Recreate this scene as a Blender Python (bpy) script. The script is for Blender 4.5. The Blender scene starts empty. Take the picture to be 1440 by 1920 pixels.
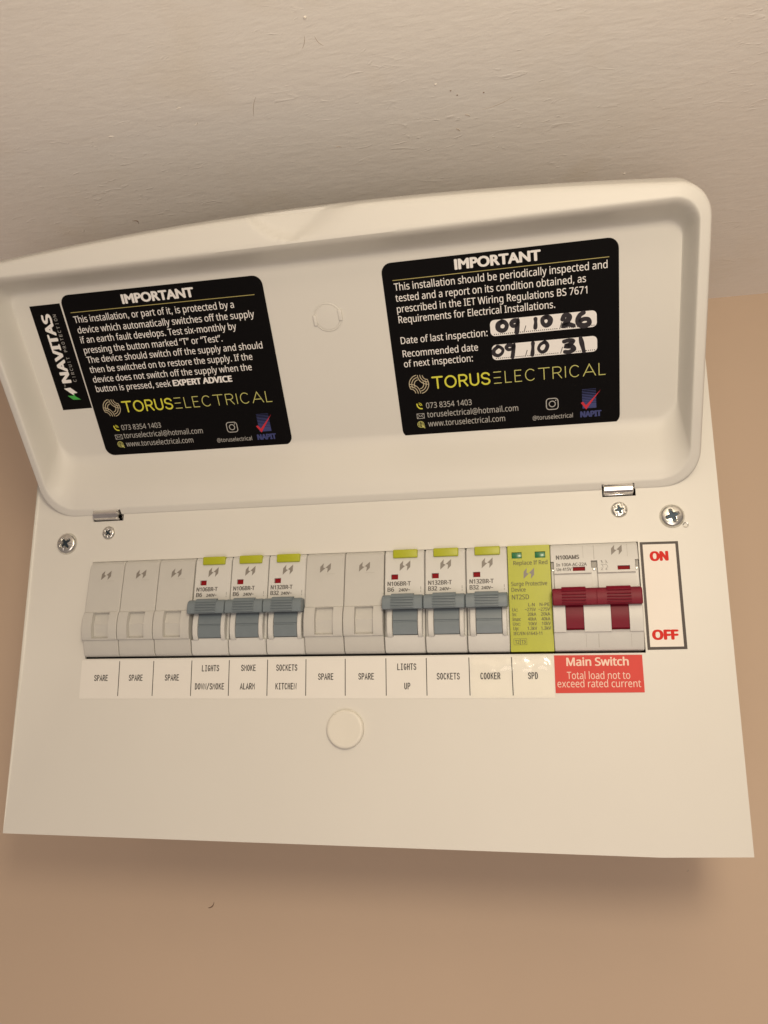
import bpy, bmesh, math, os, random
from mathutils import Vector, Matrix

random.seed(7)
S = 0.001                                    # everything below is measured in millimetres
sc = bpy.context.scene
COL = sc.collection

# ------------------------------------------------------------------ camera
cam_d = bpy.data.cameras.new('camera')
cam = bpy.data.objects.new('camera', cam_d)
COL.objects.link(cam)
cam_d.sensor_fit = 'HORIZONTAL'
cam_d.sensor_width = 36.0
cam_d.lens = 1497.82 / 1440 * 36.0
cam_d.clip_start = 0.01
cam_d.clip_end = 20.0
_r = Vector((0.97918222, 0.20297842, -0.001395))
_f = Vector((-0.19754444, 0.95450352, 0.22338134))
_r.normalize(); _f.normalize()
_u = _r.cross(_f); _u.normalize(); _r = _f.cross(_u)
_m = Matrix((( _r.x, _u.x, -_f.x), (_r.y, _u.y, -_f.y), (_r.z, _u.z, -_f.z))).to_4x4()
_m.translation = Vector((214.832, -345.250, -17.464)) * S
cam.matrix_world = _m
sc.camera = cam

# ------------------------------------------------------------------ light and exposure
world = bpy.data.worlds.new('World')
sc.world = world
world.use_nodes = True
bg = world.node_tree.nodes['Background']
bg.inputs['Color'].default_value = (1.0, 0.83, 0.73, 1)      # warm light from the rest of the room
bg.inputs['Strength'].default_value = 0.235
def lamp(name, loc, power, radius, color):
    l = bpy.data.lights.new(name, 'POINT')
    l.energy = power; l.shadow_soft_size = radius * S; l.color = color
    o = bpy.data.objects.new(name, l); COL.objects.link(o)
    o.location = Vector(loc) * S
    return o
lamp('room_lamp', (285, -440, 92), 3.2, 46, (1.0, 0.855, 0.645))
lamp('low_fill_light', (240, -950, -430), 8.5, 260, (1.0, 0.85, 0.76))  # added fill from low in front, no real fitting; brightens the ceiling
sc.view_settings.view_transform = 'Standard'
sc.view_settings.look = 'None'
sc.view_settings.exposure = 0.17
sc.view_settings.gamma = 1.0

# ------------------------------------------------------------------ materials
def mat(name, color, rough=0.45, metal=0.0, var=0.0, vscale=60.0, bump=0.0, bscale=900.0, coat=0.0, spec=0.5):
    m = bpy.data.materials.new(name); m.use_nodes = True
    nt = m.node_tree; n = nt.nodes; L = nt.links
    b = n['Principled BSDF']
    b.inputs['Base Color'].default_value = (*color, 1)
    b.inputs['Roughness'].default_value = rough
    b.inputs['Metallic'].default_value = metal
    b.inputs['Coat Weight'].default_value = coat
    b.inputs['Specular IOR Level'].default_value = spec
    tc = n.new('ShaderNodeTexCoord')
    if var > 0:
        no = n.new('ShaderNodeTexNoise'); no.inputs['Scale'].default_value = vscale
        no.inputs['Detail'].default_value = 5
        L.new(tc.outputs['Object'], no.inputs['Vector'])
        mr = n.new('ShaderNodeMapRange')
        mr.inputs['From Min'].default_value = 0.3; mr.inputs['From Max'].default_value = 0.7
        mr.inputs['To Min'].default_value = 1 - var; mr.inputs['To Max'].default_value = 1 + var
        L.new(no.outputs['Fac'], mr.inputs['Value'])
        mx = n.new('ShaderNodeVectorMath'); mx.operation = 'SCALE'
        mx.inputs[0].default_value = color
        L.new(mr.outputs['Result'], mx.inputs['Scale'])
        L.new(mx.outputs['Vector'], b.inputs['Base Color'])
    if bump > 0:
        nb = n.new('ShaderNodeTexNoise'); nb.inputs['Scale'].default_value = bscale
        nb.inputs['Detail'].default_value = 3
        L.new(tc.outputs['Object'], nb.inputs['Vector'])
        bp = n.new('ShaderNodeBump'); bp.inputs['Strength'].default_value = bump
        bp.inputs['Distance'].default_value = 0.0002
        L.new(nb.outputs['Fac'], bp.inputs['Height'])
        L.new(bp.outputs['Normal'], b.inputs['Normal'])
    return m

M = dict(
    case=mat('white_powder_coat', (0.665, 0.65, 0.60), 0.42, var=0.012, vscale=18, bump=0.10, bscale=1600),
    lid=mat('white_lid_plastic', (0.665, 0.65, 0.605), 0.48, var=0.01, vscale=20, bump=0.05, bscale=700, spec=.4),
    plug=mat('cream_plug_plastic', (0.70, 0.675, 0.60), 0.4, bump=0.05, bscale=700),
    body=mat('grey_white_plastic', (0.60, 0.595, 0.565), 0.42, var=0.02, vscale=120, bump=0.12, bscale=2600),
    blank=mat('blank_plastic', (0.525, 0.515, 0.48), 0.45, var=0.02, vscale=120, bump=0.12, bscale=2600),
    grey=mat('grey_toggle_plastic', (0.165, 0.20, 0.222), 0.38, var=0.03, vscale=200, bump=0.08, bscale=2500),
    red=mat('red_toggle_plastic', (0.165, 0.001, 0.014), 0.42, var=0.03, vscale=200, bump=0.06, bscale=2500, spec=.2),
    yellow=mat('yellow_green_plastic', (0.385, 0.41, 0.010), 0.4, var=0.03, vscale=200, bump=0.08, bscale=2500),
    green=mat('green_flag', (0.02, 0.16, 0.06), 0.25),
    flag=mat('red_flag', (0.22, 0.004, 0.008), 0.6, spec=.15),
    dark=mat('dark_cavity_shade', (0.03, 0.026, 0.022), 0.6),
    zinc=mat('zinc_steel', (0.72, 0.71, 0.66), 0.24, 1.0, var=0.10, vscale=900, bump=0.10, bscale=900),
    shaded_zinc=mat('shaded_blue_zinc', (0.055, 0.075, 0.095), 0.55, 1.0, var=0.10, vscale=900),
    hinge=mat('polished_steel', (0.74, 0.72, 0.70), 0.16, 1.0, var=0.05, vscale=500),
    vinyl=mat('black_vinyl', (0.004, 0.0035, 0.0038), 0.6, spec=0.06),
    paper=mat('label_paper', (0.735, 0.715, 0.665), 0.5, var=0.012, vscale=90),
    onpaper=mat('white_label', (0.76, 0.715, 0.65), 0.5, var=0.01, vscale=60),
    redvinyl=mat('red_vinyl', (0.62, 0.065, 0.052), 0.55, var=0.025, vscale=110, spec=.25),
    white_ink=mat('white_ink', (0.78, 0.76, 0.74), 0.5),
    pale_ink=mat('pale_ink', (0.80, 0.58, 0.47), 0.5),
    thin_ink=mat('thin_white_ink', (0.42, 0.41, 0.385), 0.5),
    yel_ink=mat('yellow_ink', (0.62, 0.60, 0.05), 0.5),
    pyel_ink=mat('pale_yellow_ink', (0.50, 0.49, 0.15), 0.5),
    rule_ink=mat('gold_rule_ink', (0.42, 0.36, 0.12), 0.5),
    sand_ink=mat('sand_ink', (0.46, 0.40, 0.27), 0.5),
    blue_ink=mat('navy_ink', (0.035, 0.045, 0.16), 0.5),
    red_ink=mat('red_ink', (0.50, 0.015, 0.03), 0.5),
    bred_ink=mat('bright_red_ink', (0.60, 0.018, 0.010), 0.55, spec=.2),
    green_ink=mat('green_ink', (0.05, 0.38, 0.06), 0.5),
    brown_ink=mat('brown_black_ink', (0.035, 0.022, 0.018), 0.5),
    black_ink=mat('black_ink', (0.012, 0.010, 0.009), 0.5),
    marker=mat('marker_ink', (0.013, 0.009, 0.012), 0.38),
    grey_ink=mat('grey_pad_print', (0.115, 0.108, 0.10), 0.5),
    logo_ink=mat('warm_grey_print', (0.22, 0.20, 0.175), 0.5),
    olive_ink=mat('olive_print', (0.105, 0.10, 0.02), 0.5),
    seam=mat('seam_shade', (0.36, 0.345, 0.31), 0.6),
    fleck_dark=mat('dark_fleck', (0.22, 0.15, 0.10), 0.7),
    fleck_faint=mat('faint_hair', (0.50, 0.43, 0.35), 0.7),
    fleck_pale=mat('pale_fleck', (0.80, 0.76, 0.68), 0.5),
)

def wall_mat():
    m = mat('peach_wall_paint', (0.595, 0.455, 0.335), 0.62, var=0.022, vscale=7, bump=0.0)
    nt = m.node_tree; n = nt.nodes; L = nt.links
    b = n['Principled BSDF']; tc = n['Texture Coordinate']
    a = n.new('ShaderNodeTexNoise'); a.inputs['Scale'].default_value = 130; a.inputs['Detail'].default_value = 4
    L.new(tc.outputs['Object'], a.inputs['Vector'])
    bp = n.new('ShaderNodeBump'); bp.inputs['Strength'].default_value = 0.16; bp.inputs['Distance'].default_value = 0.0006
    L.new(a.outputs['Fac'], bp.inputs['Height']); L.new(bp.outputs['Normal'], b.inputs['Normal'])
    return m

def ceiling_mat():
    m = bpy.data.materials.new('brushed_ceiling_paint'); m.use_nodes = True
    nt = m.node_tree; n = nt.nodes; L = nt.links
    b = n['Principled BSDF']; b.inputs['Roughness'].default_value = 0.42
    tc = n.new('ShaderNodeTexCoord')
    def noise(scale, detail, mp, dist=0.0, rough=0.5):
        mpn = n.new('ShaderNodeMapping'); mpn.inputs['Scale'].default_value = mp[:3]
        mpn.inputs['Rotation'].default_value = (0, 0, mp[3])
        L.new(tc.outputs['Object'], mpn.inputs['Vector'])
        t = n.new('ShaderNodeTexNoise'); t.inputs['Scale'].default_value = scale
        t.inputs['Detail'].default_value = detail; t.inputs['Distortion'].default_value = dist
        t.inputs['Roughness'].default_value = rough
        L.new(mpn.outputs['Vector'], t.inputs['Vector'])
        return t.outputs['Fac']
    def madd(a, k, c=None):
        q = n.new('ShaderNodeMath'); q.operation = 'MULTIPLY_ADD'
        L.new(a, q.inputs[0]); q.inputs[1].default_value = k
        if c is None: q.inputs[2].default_value = 0.0
        else: L.new(c, q.inputs[2])
        return q.outputs[0]
    def sharp(a, lo, hi):
        r = n.new('ShaderNodeMapRange'); r.interpolation_type = 'SMOOTHSTEP'
        r.inputs['From Min'].default_value = lo; r.inputs['From Max'].default_value = hi
        L.new(a, r.inputs['Value']); return r.outputs['Result']
    streak = noise(300, 3, (0.36, 1.0, 1.0, 0.16), 0.6)
    streak2 = noise(520, 2, (0.26, 1.0, 1.0, -0.22), 0.4)
    lump = noise(95, 4, (0.7, 1, 1, 0.05), 0.5, 0.6)
    ridge = sharp(noise(230, 2, (0.40, 1.0, 1.0, 0.10), 1.4), 0.62, 0.76)
    mask = noise(16, 2, (1, 1, 1, 0.0))
    mm = n.new('ShaderNodeMath'); mm.operation = 'MULTIPLY'
    L.new(ridge, mm.inputs[0]); L.new(sharp(mask, 0.42, 0.62), mm.inputs[1])
    h = madd(streak, 0.35); h = madd(streak2, 0.22, h); h = madd(lump, 0.55, h); h = madd(mm.outputs[0], 0.30, h)
    bp = n.new('ShaderNodeBump'); bp.inputs['Strength'].default_value = 0.40; bp.inputs['Distance'].default_value = 0.0010
    L.new(h, bp.inputs['Height']); L.new(bp.outputs['Normal'], b.inputs['Normal'])
    # faint yellowed patches in the paint
    st = sharp(noise(22, 3, (1, 1, 1, 0.0), 0.5), 0.50, 0.78)
    mix = n.new('ShaderNodeMix'); mix.data_type = 'RGBA'
    mix.inputs['A'].default_value = (0.885, 0.86, 0.82, 1); mix.inputs['B'].default_value = (0.85, 0.81, 0.745, 1)
    L.new(st, mix.inputs['Factor']); L.new(mix.outputs['Result'], b.inputs['Base Color'])
    return m

def tape_mat():
    m = bpy.data.materials.new('clear_tape'); m.use_nodes = True
    nt = m.node_tree; n = nt.nodes; L = nt.links
    n.remove(n['Principled BSDF'])
    out = n['Material Output']
    tr = n.new('ShaderNodeBsdfTransparent'); tr.inputs['Color'].default_value = (0.985, 0.985, 0.975, 1)
    gl = n.new('ShaderNodeBsdfGlossy'); gl.inputs['Roughness'].default_value = 0.09
    gl.inputs['Color'].default_value = (1, 1, 1, 1)
    fr = n.new('ShaderNodeFresnel'); fr.inputs['IOR'].default_value = 1.45
    tc = n.new('ShaderNodeTexCoord')
    a = n.new('ShaderNodeTexNoise'); a.inputs['Scale'].default_value = 170; a.inputs['Detail'].default_value = 2
    a.inputs['Distortion'].default_value = 0.8
    L.new(tc.outputs['Object'], a.inputs['Vector'])
    bp = n.new('ShaderNodeBump'); bp.inputs['Strength'].default_value = 0.22; bp.inputs['Distance'].default_value = 0.0008
    L.new(a.outputs['Fac'], bp.inputs['Height'])
    L.new(bp.outputs['Normal'], gl.inputs['Normal']); L.new(bp.outputs['Normal'], fr.inputs['Normal'])
    mx = n.new('ShaderNodeMixShader')
    L.new(fr.outputs['Fac'], mx.inputs['Fac']); L.new(tr.outputs['BSDF'], mx.inputs[1]); L.new(gl.outputs['BSDF'], mx.inputs[2])
    L.new(mx.outputs['Shader'], out.inputs['Surface'])
    return m
M['wall'] = wall_mat(); M['ceiling'] = ceiling_mat(); M['tape'] = tape_mat()

# ------------------------------------------------------------------ helpers
class MB:
    """collects faces; coordinates in millimetres"""
    def __init__(self): self.v = []; self.f = []
    def add(self, vs, fs):
        k = len(self.v); self.v += [tuple(p) for p in vs]
        self.f += [tuple(i + k for i in q) for q in fs]
        return self
    def box(self, x0, x1, y0, y1, z0, z1, bev=0.0, seg=2):
        bm = bmesh.new()
        bmesh.ops.create_cube(bm, size=1.0)
        for w in bm.verts:
            w.co = Vector((x0 if w.co.x < 0 else x1, y0 if w.co.y < 0 else y1, z0 if w.co.z < 0 else z1))
        if bev > 0:
            bmesh.ops.bevel(bm, geom=list(bm.edges), offset=bev, segments=seg, profile=0.5, affect='EDGES')
        return self.frombm(bm)
    def frombm(self, bm):
        bm.verts.ensure_lookup_table(); bm.verts.index_update()
        self.add([tuple(w.co) for w in bm.verts], [tuple(w.index for w in fc.verts) for fc in bm.faces])
        bm.free(); return self
    def extrude(self, stations):
        """stations: list of (x, profile) with equal point counts; profile = [(y,z)...] closed loop"""
        n = len(stations[0][1]); k = len(self.v)
        for x, pr in stations: self.v += [(x, y, z) for y, z in pr]
        for s in range(len(stations) - 1):
            for i in range(n):
                j = (i + 1) % n
                self.f.append((k + s*n + i, k + s*n + j, k + (s+1)*n + j, k + (s+1)*n + i))
        self.f.append(tuple(k + i for i in range(n)))
        e = k + (len(stations) - 1) * n
        self.f.append(tuple(e + i for i in reversed(range(n))))
        return self
    def slab(self, pts, fn, h0, h1):
        n = len(pts); k = len(self.v)
        self.v += [fn(x, y, h0) for x, y in pts] + [fn(x, y, h1) for x, y in pts]
        self.f.append(tuple(k + i for i in range(n))); self.f.append(tuple(k + n + i for i in reversed(range(n))))
        for i in range(n):
            j = (i + 1) % n
            self.f.append((k + i, k + j, k + n + j, k + n + i))
        return self
    def flat(self, v2, faces, fn, h):
        return self.add([fn(x, y, h) for x, y in v2], faces)

def build(name, mb, m, parent=None, org=(0, 0, 0), smooth=None, fixn=True):
    me = bpy.data.meshes.new(name)
    me.from_pydata([((x - org[0]) * S, (y - org[1]) * S, (z - org[2]) * S) for x, y, z in mb.v], [], mb.f)
    me.validate()
    if fixn:
        bm = bmesh.new(); bm.from_mesh(me)
        bmesh.ops.recalc_face_normals(bm, faces=bm.faces)
        bm.to_mesh(me); bm.free()
    me.materials.append(m)
    if smooth is not None:
        me.shade_smooth()
        me.set_sharp_from_angle(angle=math.radians(smooth))
    o = bpy.data.objects.new(name, me); COL.objects.link(o)
    if parent is not None: o.parent = parent
    else: o.location = Vector(org) * S
    return o

def thing(name, label, cat, loc, group=None):
    o = bpy.data.objects.new(name, None); COL.objects.link(o)
    o.empty_display_size = 0.005
    o.location = Vector(loc) * S
    tag(o, label, cat, group); return o
def tag(o, label, cat, group=None):
    o['label'] = label; o['category'] = cat
    if group: o['group'] = group
    return o

def rrect(x0, x1, y0, y1, r, n=7):
    p = []
    for cx, cy, a0 in ((x1 - r, y1 - r, 0), (x0 + r, y1 - r, 90), (x0 + r, y0 + r, 180), (x1 - r, y0 + r, 270)):
        for i in range(n):
            a = math.radians(a0 + 90 * i / (n - 1)); p.append((cx + r * math.cos(a), cy + r * math.sin(a)))
    return p

# ---- type: outlines of the bundled typefaces turned into flat meshes
_fonts = {}
def font(which):
    if which not in _fonts:
        _fonts[which] = None
        fn = {'sans': 'NotoSansHebrew-Regular.woff2', 'inter': 'Inter.woff2'}.get(which)
        if fn:
            try:
                p = os.path.join(bpy.utils.system_resource('DATAFILES'), 'fonts', fn)
                if os.path.exists(p): _fonts[which] = bpy.data.fonts.load(p)
            except Exception: pass
    return _fonts[which]
_tcache = {}
def glyphs(s, which='sans'):
    key = (s, which)
    if key not in _tcache:
        c = bpy.data.curves.new('type', 'FONT'); c.body = s; c.size = 1.0
        c.resolution_u = 4
        f = font(which)
        if f: c.font = f
        o = bpy.data.objects.new('type', c); COL.objects.link(o)
        dg = bpy.context.evaluated_depsgraph_get(); dg.update()
        me = o.evaluated_get(dg).to_mesh()
        v = [(p.co.x, p.co.y) for p in me.vertices]; fs = [tuple(q.vertices) for q in me.polygons]
        o.evaluated_get(dg).to_mesh_clear()
        bpy.data.objects.remove(o); bpy.data.curves.remove(c)
        _tcache[key] = (v, fs)
    return _tcache[key]
def type_to(mb, s, x0, x1, base, cap, fn, h, which='sans', bold=0.0, turn=False):
    """set s between x0 and x1 on a baseline; cap = height of a capital; bold = stroke gain in mm (layered print)"""
    v, fs = glyphs(s, which)
    H = glyphs('H', which)[0]
    hb = min(p[1] for p in H); hh = max(p[1] for p in H) - hb
    a = min(p[0] for p in v); b = max(p[0] for p in v)
    k = (x1 - x0 - 2 * bold) / (b - a)
    q = [(x0 + bold + (x - a) * k, base + bold * .6 + (y - hb) * (cap - 1.2 * bold) / hh) for x, y in v]
    lay = [(0, 0)] + ([(bold * math.cos(g), .6 * bold * math.sin(g)) for g in [math.pi * i / 4 for i in range(8)]] if bold > 0 else [])
    for i, (dx, dy) in enumerate(lay):
        p = [(x + dx, y + dy) for x, y in q]
        if turn: p = [(-y, x) for x, y in p]
        mb.flat(p, fs, fn, h + .0025 * i)
    return mb

# ---- strokes: mitred ribbons with rounded ends
def ribbon(mb, pts, w, fn, h, cap=True, closed=False, wf=None):
    P = [Vector(p) for p in pts]; n = len(P); L = []; R = []
    for i in range(n):
        if closed: a, b, c = P[i-1], P[i], P[(i+1) % n]
        else: a, b, c = P[max(i-1, 0)], P[i], P[min(i+1, n-1)]
        d1 = (b - a); d2 = (c - b)
        if d1.length < 1e-9: d1 = d2
        if d2.length < 1e-9: d2 = d1
        d1.normalize(); d2.normalize()
        t = d1 + d2
        if t.length < 1e-6: t = d1
        t.normalize(); nn = Vector((-t.y, t.x))
        k = 1 / max(0.45, abs(nn.dot(Vector((-d1.y, d1.x)))))
        ww = w * (wf(i / max(1, n - 1)) if wf else 1)
        L.append(b + nn * ww / 2 * k); R.append(b - nn * ww / 2 * k)
    v = []; f = []
    for l, r in zip(L, R): v += [tuple(l), tuple(r)]
    for i in range(n if closed else n - 1):
        j = (i + 1) % n
        f.append((2*i, 2*i+1, 2*j+1, 2*j))
    if cap and not closed:
        for end in (0, n - 1):
            b = P[end]; d = (P[0] - P[1]) if end == 0 else (P[-1] - P[-2]); d.normalize()
            ww = w * (wf(0 if end == 0 else 1) if wf else 1)
            k = len(v); ang = math.atan2(d.y, d.x)
            for i in range(7):
                a = ang - math.pi/2 + math.pi * i / 6
                v.append((b.x + ww/2 * math.cos(a), b.y + ww/2 * math.sin(a)))
            f.append(tuple(range(k, k + 7)))
    return mb.flat(v, f, fn, h)
def arc(cx, cy, rx, ry, a0, a1, n=14):
    return [(cx + rx * math.cos(math.radians(a0 + (a1 - a0) * i / n)), cy + ry * math.sin(math.radians(a0 + (a1 - a0) * i / n))) for i in range(n + 1)]
def smoothpath(pts, n=6):
    out = []
    for i in range(len(pts) - 1):
        p0 = Vector(pts[max(i-1, 0)]); p1 = Vector(pts[i]); p2 = Vector(pts[i+1]); p3 = Vector(pts[min(i+2, len(pts)-1)])
        for k in range(n):
            t = k / n
            out.append(tuple(0.5 * ((2*p1) + (p2-p0)*t + (2*p0-5*p1+4*p2-p3)*t*t + (3*p1-p0-3*p2+p3)*t*t*t)))
    out.append(tuple(pts[-1])); return out

# stroke alphabet on a unit cell (width 1, height 1), used for the label printer and the round geometric wordmark
GL = {
 'S': [[(.92,.80)] + arc(.5,.76,.42,.24,20,90,5) + arc(.5,.76,.42,.24,100,262,9)[0:] + arc(.5,.25,.44,.25,80,-165,13)],
 'P': [[(.08,0),(.08,1)], [(.08,1),(.55,1)] + arc(.55,.74,.38,.26,80,-90,9) + [(.08,.48)]],
 'A': [[(.0,0),(.5,1),(1,0)], [(.2,.32),(.8,.32)]],
 'R': [[(.08,0),(.08,1)], [(.08,1),(.55,1)] + arc(.55,.74,.37,.26,80,-90,9) + [(.08,.48)], [(.52,.48),(.95,0)]],
 'E': [[(.92,1),(.1,1),(.1,0),(.94,0)], [(.1,.52),(.82,.52)]],
 'L': [[(.1,1),(.1,0),(.94,0)]],
 'I': [[(.5,0),(.5,1)], [(.18,1),(.82,1)], [(.18,0),(.82,0)]],
 'G': [arc(.5,.5,.42,.5,40,340,18) + [(.92,.45),(.55,.45)]],
 'H': [[(.08,0),(.08,1)], [(.92,0),(.92,1)], [(.08,.52),(.92,.52)]],
 'T': [[(0,1),(1,1)], [(.5,1),(.5,0)]],
 'D': [[(.1,0),(.1,1),(.4,1)] + arc(.4,.5,.52,.5,80,-80,12) + [(.4,0),(.1,0)]],
 'O': [arc(.5,.5,.44,.5,90,449,22)],
 'W': [[(0,1),(.2,0),(.5,.72),(.8,0),(1,1)]],
 'N': [[(.02,0),(.02,1),(.98,0),(.98,1)]],
 '/': [[(.08,-.05),(.92,1.05)]],
 'M': [[(0,0),(0,1),(.5,.45),(1,1),(1,0)]],
 'K': [[(.1,0),(.1,1)], [(.92,1),(.12,.42)], [(.4,.64),(.95,0)]],
 'C': [arc(.52,.5,.44,.5,45,315,18)],
 'U': [[(.08,1),(.08,.32)] + arc(.5,.32,.42,.32,190,350,9) + [(.92,.32),(.92,1)]],
 '3E': [[(.02,1),(.9,1)], [(.02,.5),(.8,.5)], [(.02,0),(.9,0)]],
 '|': [[(.5,0),(.5,1)]],
}
def strokes(mb, g, x, y, w, h, sw, fn, z):
    for k, st in enumerate(GL[g]):
        p = [(x + a * w, y + b * h) for a, b in st]
        closed = g == 'O'
        ribbon(mb, p[:-1] if closed else p, sw, fn, z + 0.002 * k, closed=closed)
def mono(mb, s, xc, base, fn, z, pitch=1.43, w=0.98, h=2.45, sw=0.37):
    x = xc - pitch * len(s) / 2 + (pitch - w) / 2
    for ch in s:
        strokes(mb, ch, x, base, w, h, sw * (.84 if ch in 'MWNK' else 1), fn, z); x += pitch

# double parallelogram emblem printed on every module
def emblem(mb, x0, x1, z0, z1, fn, h):
    A = [(0, 0), (.02, .64), (.33, 1), (.29, .56), (.52, .44), (.44, .42)]
    B = [(1 - a, 1 - b) for a, b in A]
    for q in (A, B):
        mb.flat([(x0 + a * (x1 - x0), z0 + b * (z1 - z0)) for a, b in q], [tuple(range(6))], fn, h + (0.004 if q is B else 0))

# surfaces that print and labels lie on
def on_plate(ox=0.0, oz=0.0): return lambda x, y, h: (ox + x, -h, oz + y)
LA = 0.70; LZ = 68.0; LDEP = 17.0
_sa, _ca = math.sin(LA), math.cos(LA)
def lid_pt(X, t, s): return (X, -t * _sa + s * _ca, LZ + t * _ca + s * _sa)
def on_lid(cx, ct, rot):
    c, s_ = math.cos(rot), math.sin(rot)
    return lambda u, v, h: lid_pt(cx + u * c - v * s_, ct + u * s_ + v * c, LDEP - h)

# ================================================================== the setting
wall = build('wall', MB().add([(-1600, 110, -1800), (1900, 110, -1800), (1900, 110, 207.3), (-1600, 110, 207.3)], [(0, 1, 2, 3)]), M['wall'])
wall['kind'] = 'structure'
ceil = build('ceiling', MB().add([(-1600, 110, 207.3), (1900, 110, 207.3), (1900, -1500, 207.3), (-1600, -1500, 207.3)], [(0, 1, 2, 3)]), M['ceiling'])
ceil['kind'] = 'structure'

def fleck(parent, at, L, w, curl, ang, m, on='ceiling'):
    """a bristle, hair or crumb caught in the paint: a short tapered tube lying on the surface"""
    mb = MB(); c, s_ = math.cos(ang), math.sin(ang); ring = []; f = []
    for i in range(9):
        t = i / 8 - .5
        a, b = t * L, curl * (t * t - .08) * L + .25 * curl * t ** 3 * L
        x, y = a * c - b * s_, a * s_ + b * c
        r = w / 2 * (1 - .65 * abs(i / 4 - 1) ** 2)
        for k in range(5):
            g = 2 * math.pi * k / 5
            dx, dy, dz = -r * math.cos(g) * s_, r * math.cos(g) * c, r * math.sin(g)
            if on == 'ceiling': ring.append((at[0] + x + dx, at[1] + y + dy, at[2] + dz))
            else: ring.append((at[0] + x + dx, at[1] + dz, at[2] + y + dy))
    for i in range(8):
        for k in range(5): f.append((i*5 + k, i*5 + (k+1) % 5, (i+1)*5 + (k+1) % 5, (i+1)*5 + k))
    f.append(tuple(range(5))); f.append(tuple(range(40, 45)))
    return build('paint_fleck', mb.add(ring, f), m, parent, smooth=60)
fd, fp, fh = M['fleck_dark'], M['fleck_pale'], M['fleck_faint']
for at, L, w, cu, an, mm_ in [
        ((26.8, -29.7), 3.4, .45, 2.2, 0.9, fd), ((139.1, -117.8), 6.0, .2, .3, 2.0, fh), ((144.2, -117.2), 5.0, .2, -.4, 1.2, fh),
        ((110.5, -91.6), 11, .2, .2, -1.15, fh), ((142.7, -128.2), 1.2, 1.0, 0, 0, fp), ((187.0, -84.3), .6, .5, 0, 0, fd),
        ((189.2, -81.5), .6, .5, 0, 0, fd), ((199.3, -80.8), .6, .5, 0, 0, fd), ((181.9, -88.7), 1.0, .7, 0, 0, fp),
        ((192.0, -69.7), 2.4, .4, .5, 0.6, fh), ((187.4, -62.2), 2.4, .45, .3, 0.9, fh), ((137.0, -62.1), 2.4, .35, .8, 0.2, fh),
        ((81.3, -96.8), 2.6, .4, .6, -.3, fp), ((84.2, -87.0), 2.6, .45, -.6, -.6, fp), ((105.5, -22.6), 3.2, .6, .4, -.3, fp),
        ((46.6, -87.4), 2.4, .5, .6, 0.2, fp), ((204.3, -73.4), 13, .2, -.25, -.35, fh), ((256.2, -19.2), 1.2, .7, 0, 0, fp)]:
    fleck(ceil, (at[0], at[1], 207.3), L, w, cu, an, mm_)
fleck(wall, (21.9, 110, -132.4), 4.6, .75, .9, .7, fd, 'wall')
fleck(wall, (277, 110, -104), 1.2, .35, .4, .9, fh, 'wall')
fleck(wall, (348, 110, 150), 1.0, .5, .4, .3, fd, 'wall')

# ================================================================== the consumer unit
XC = 126.2
XL, XR, ZB, ZT = -33.5, 286.2, -77.5, 138.0
unit = thing('consumer_unit', 'white metal fuse box on the wall with its lid swung open upwards', 'fuse box', (XC, 110, ZB))
UO = (XC, 110, ZB)

def front_cover():
    xs = [XL, -1.8, -0.4, 14.2, 239.2, 252.4, 253.0, XR]
    xs = sorted(set(xs)); zs = sorted({ZB, -0.75, 45.35, 65.3, 70.2, ZT})
    holes = [(-0.4, 252.4, -0.75, 45.35), (-1.8, 14.2, 65.3, 70.2), (239.2, 253.0, 65.3, 70.2)]
    inside = lambda x, z: any(a < x < b and c < z < d for a, b, c, d in holes)
    bm = bmesh.new(); V = {}
    def vert(x, y, z):
        k = (x, y, z)
        if k not in V: V[k] = bm.verts.new(k)
        return V[k]
    for i in range(len(xs) - 1):
        for j in range(len(zs) - 1):
            if not inside((xs[i] + xs[i+1]) / 2, (zs[j] + zs[j+1]) / 2):
                bm.faces.new([vert(xs[i], 0, zs[j]), vert(xs[i+1], 0, zs[j]), vert(xs[i+1], 0, zs[j+1]), vert(xs[i], 0, zs[j+1])])
    for e in [e for e in bm.edges if len(e.link_faces) == 1]:
        a, b = e.verts
        outer = all(p.co.x in (XL, XR) for p in (a, b)) or all(p.co.z in (ZB, ZT) for p in (a, b))
        d = 46 if outer else 1.3
        bm.faces.new([a, b, vert(b.co.x, d, b.co.z), vert(a.co.x, d, a.co.z)])
    bm.normal_update()
    ed = [e for e in bm.edges if len(e.link_faces) == 2 and (
        (abs(e.verts[0].co.y) < 1e-6 and abs(e.verts[1].co.y) < 1e-6 and any(abs(f.normal.y) < .5 for f in e.link_faces)
         and (all(p.co.x in (XL, XR) for p in e.verts) or all(p.co.z in (ZB, ZT) for p in e.verts)))
        or (abs(e.verts[0].co.y - e.verts[1].co.y) > 40 and e.verts[0].co.x in (XL, XR) and e.verts[0].co.z in (ZB, ZT)))]
    bmesh.ops.bevel(bm, geom=ed, offset=1.3, segments=4, profile=0.5, affect='EDGES')
    return MB().frombm(bm)
cover = build('front_cover', front_cover(), M['case'], unit, UO, smooth=40)
casing = build('back_box', MB().box(XL + .8, XR - .8, 46.4, 109.5, ZB + .8, ZT - .8, .6), M['case'], unit, UO, smooth=40)
inner = build('inner_shadow_box', MB().box(XL + 3, XR - 3, 24, 44, ZB + 3, ZT - 3), M['dark'], unit, UO)  # dark filler box; its colour paints the shade behind the cover openings
inner.name = 'cavity_shade_box'

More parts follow.
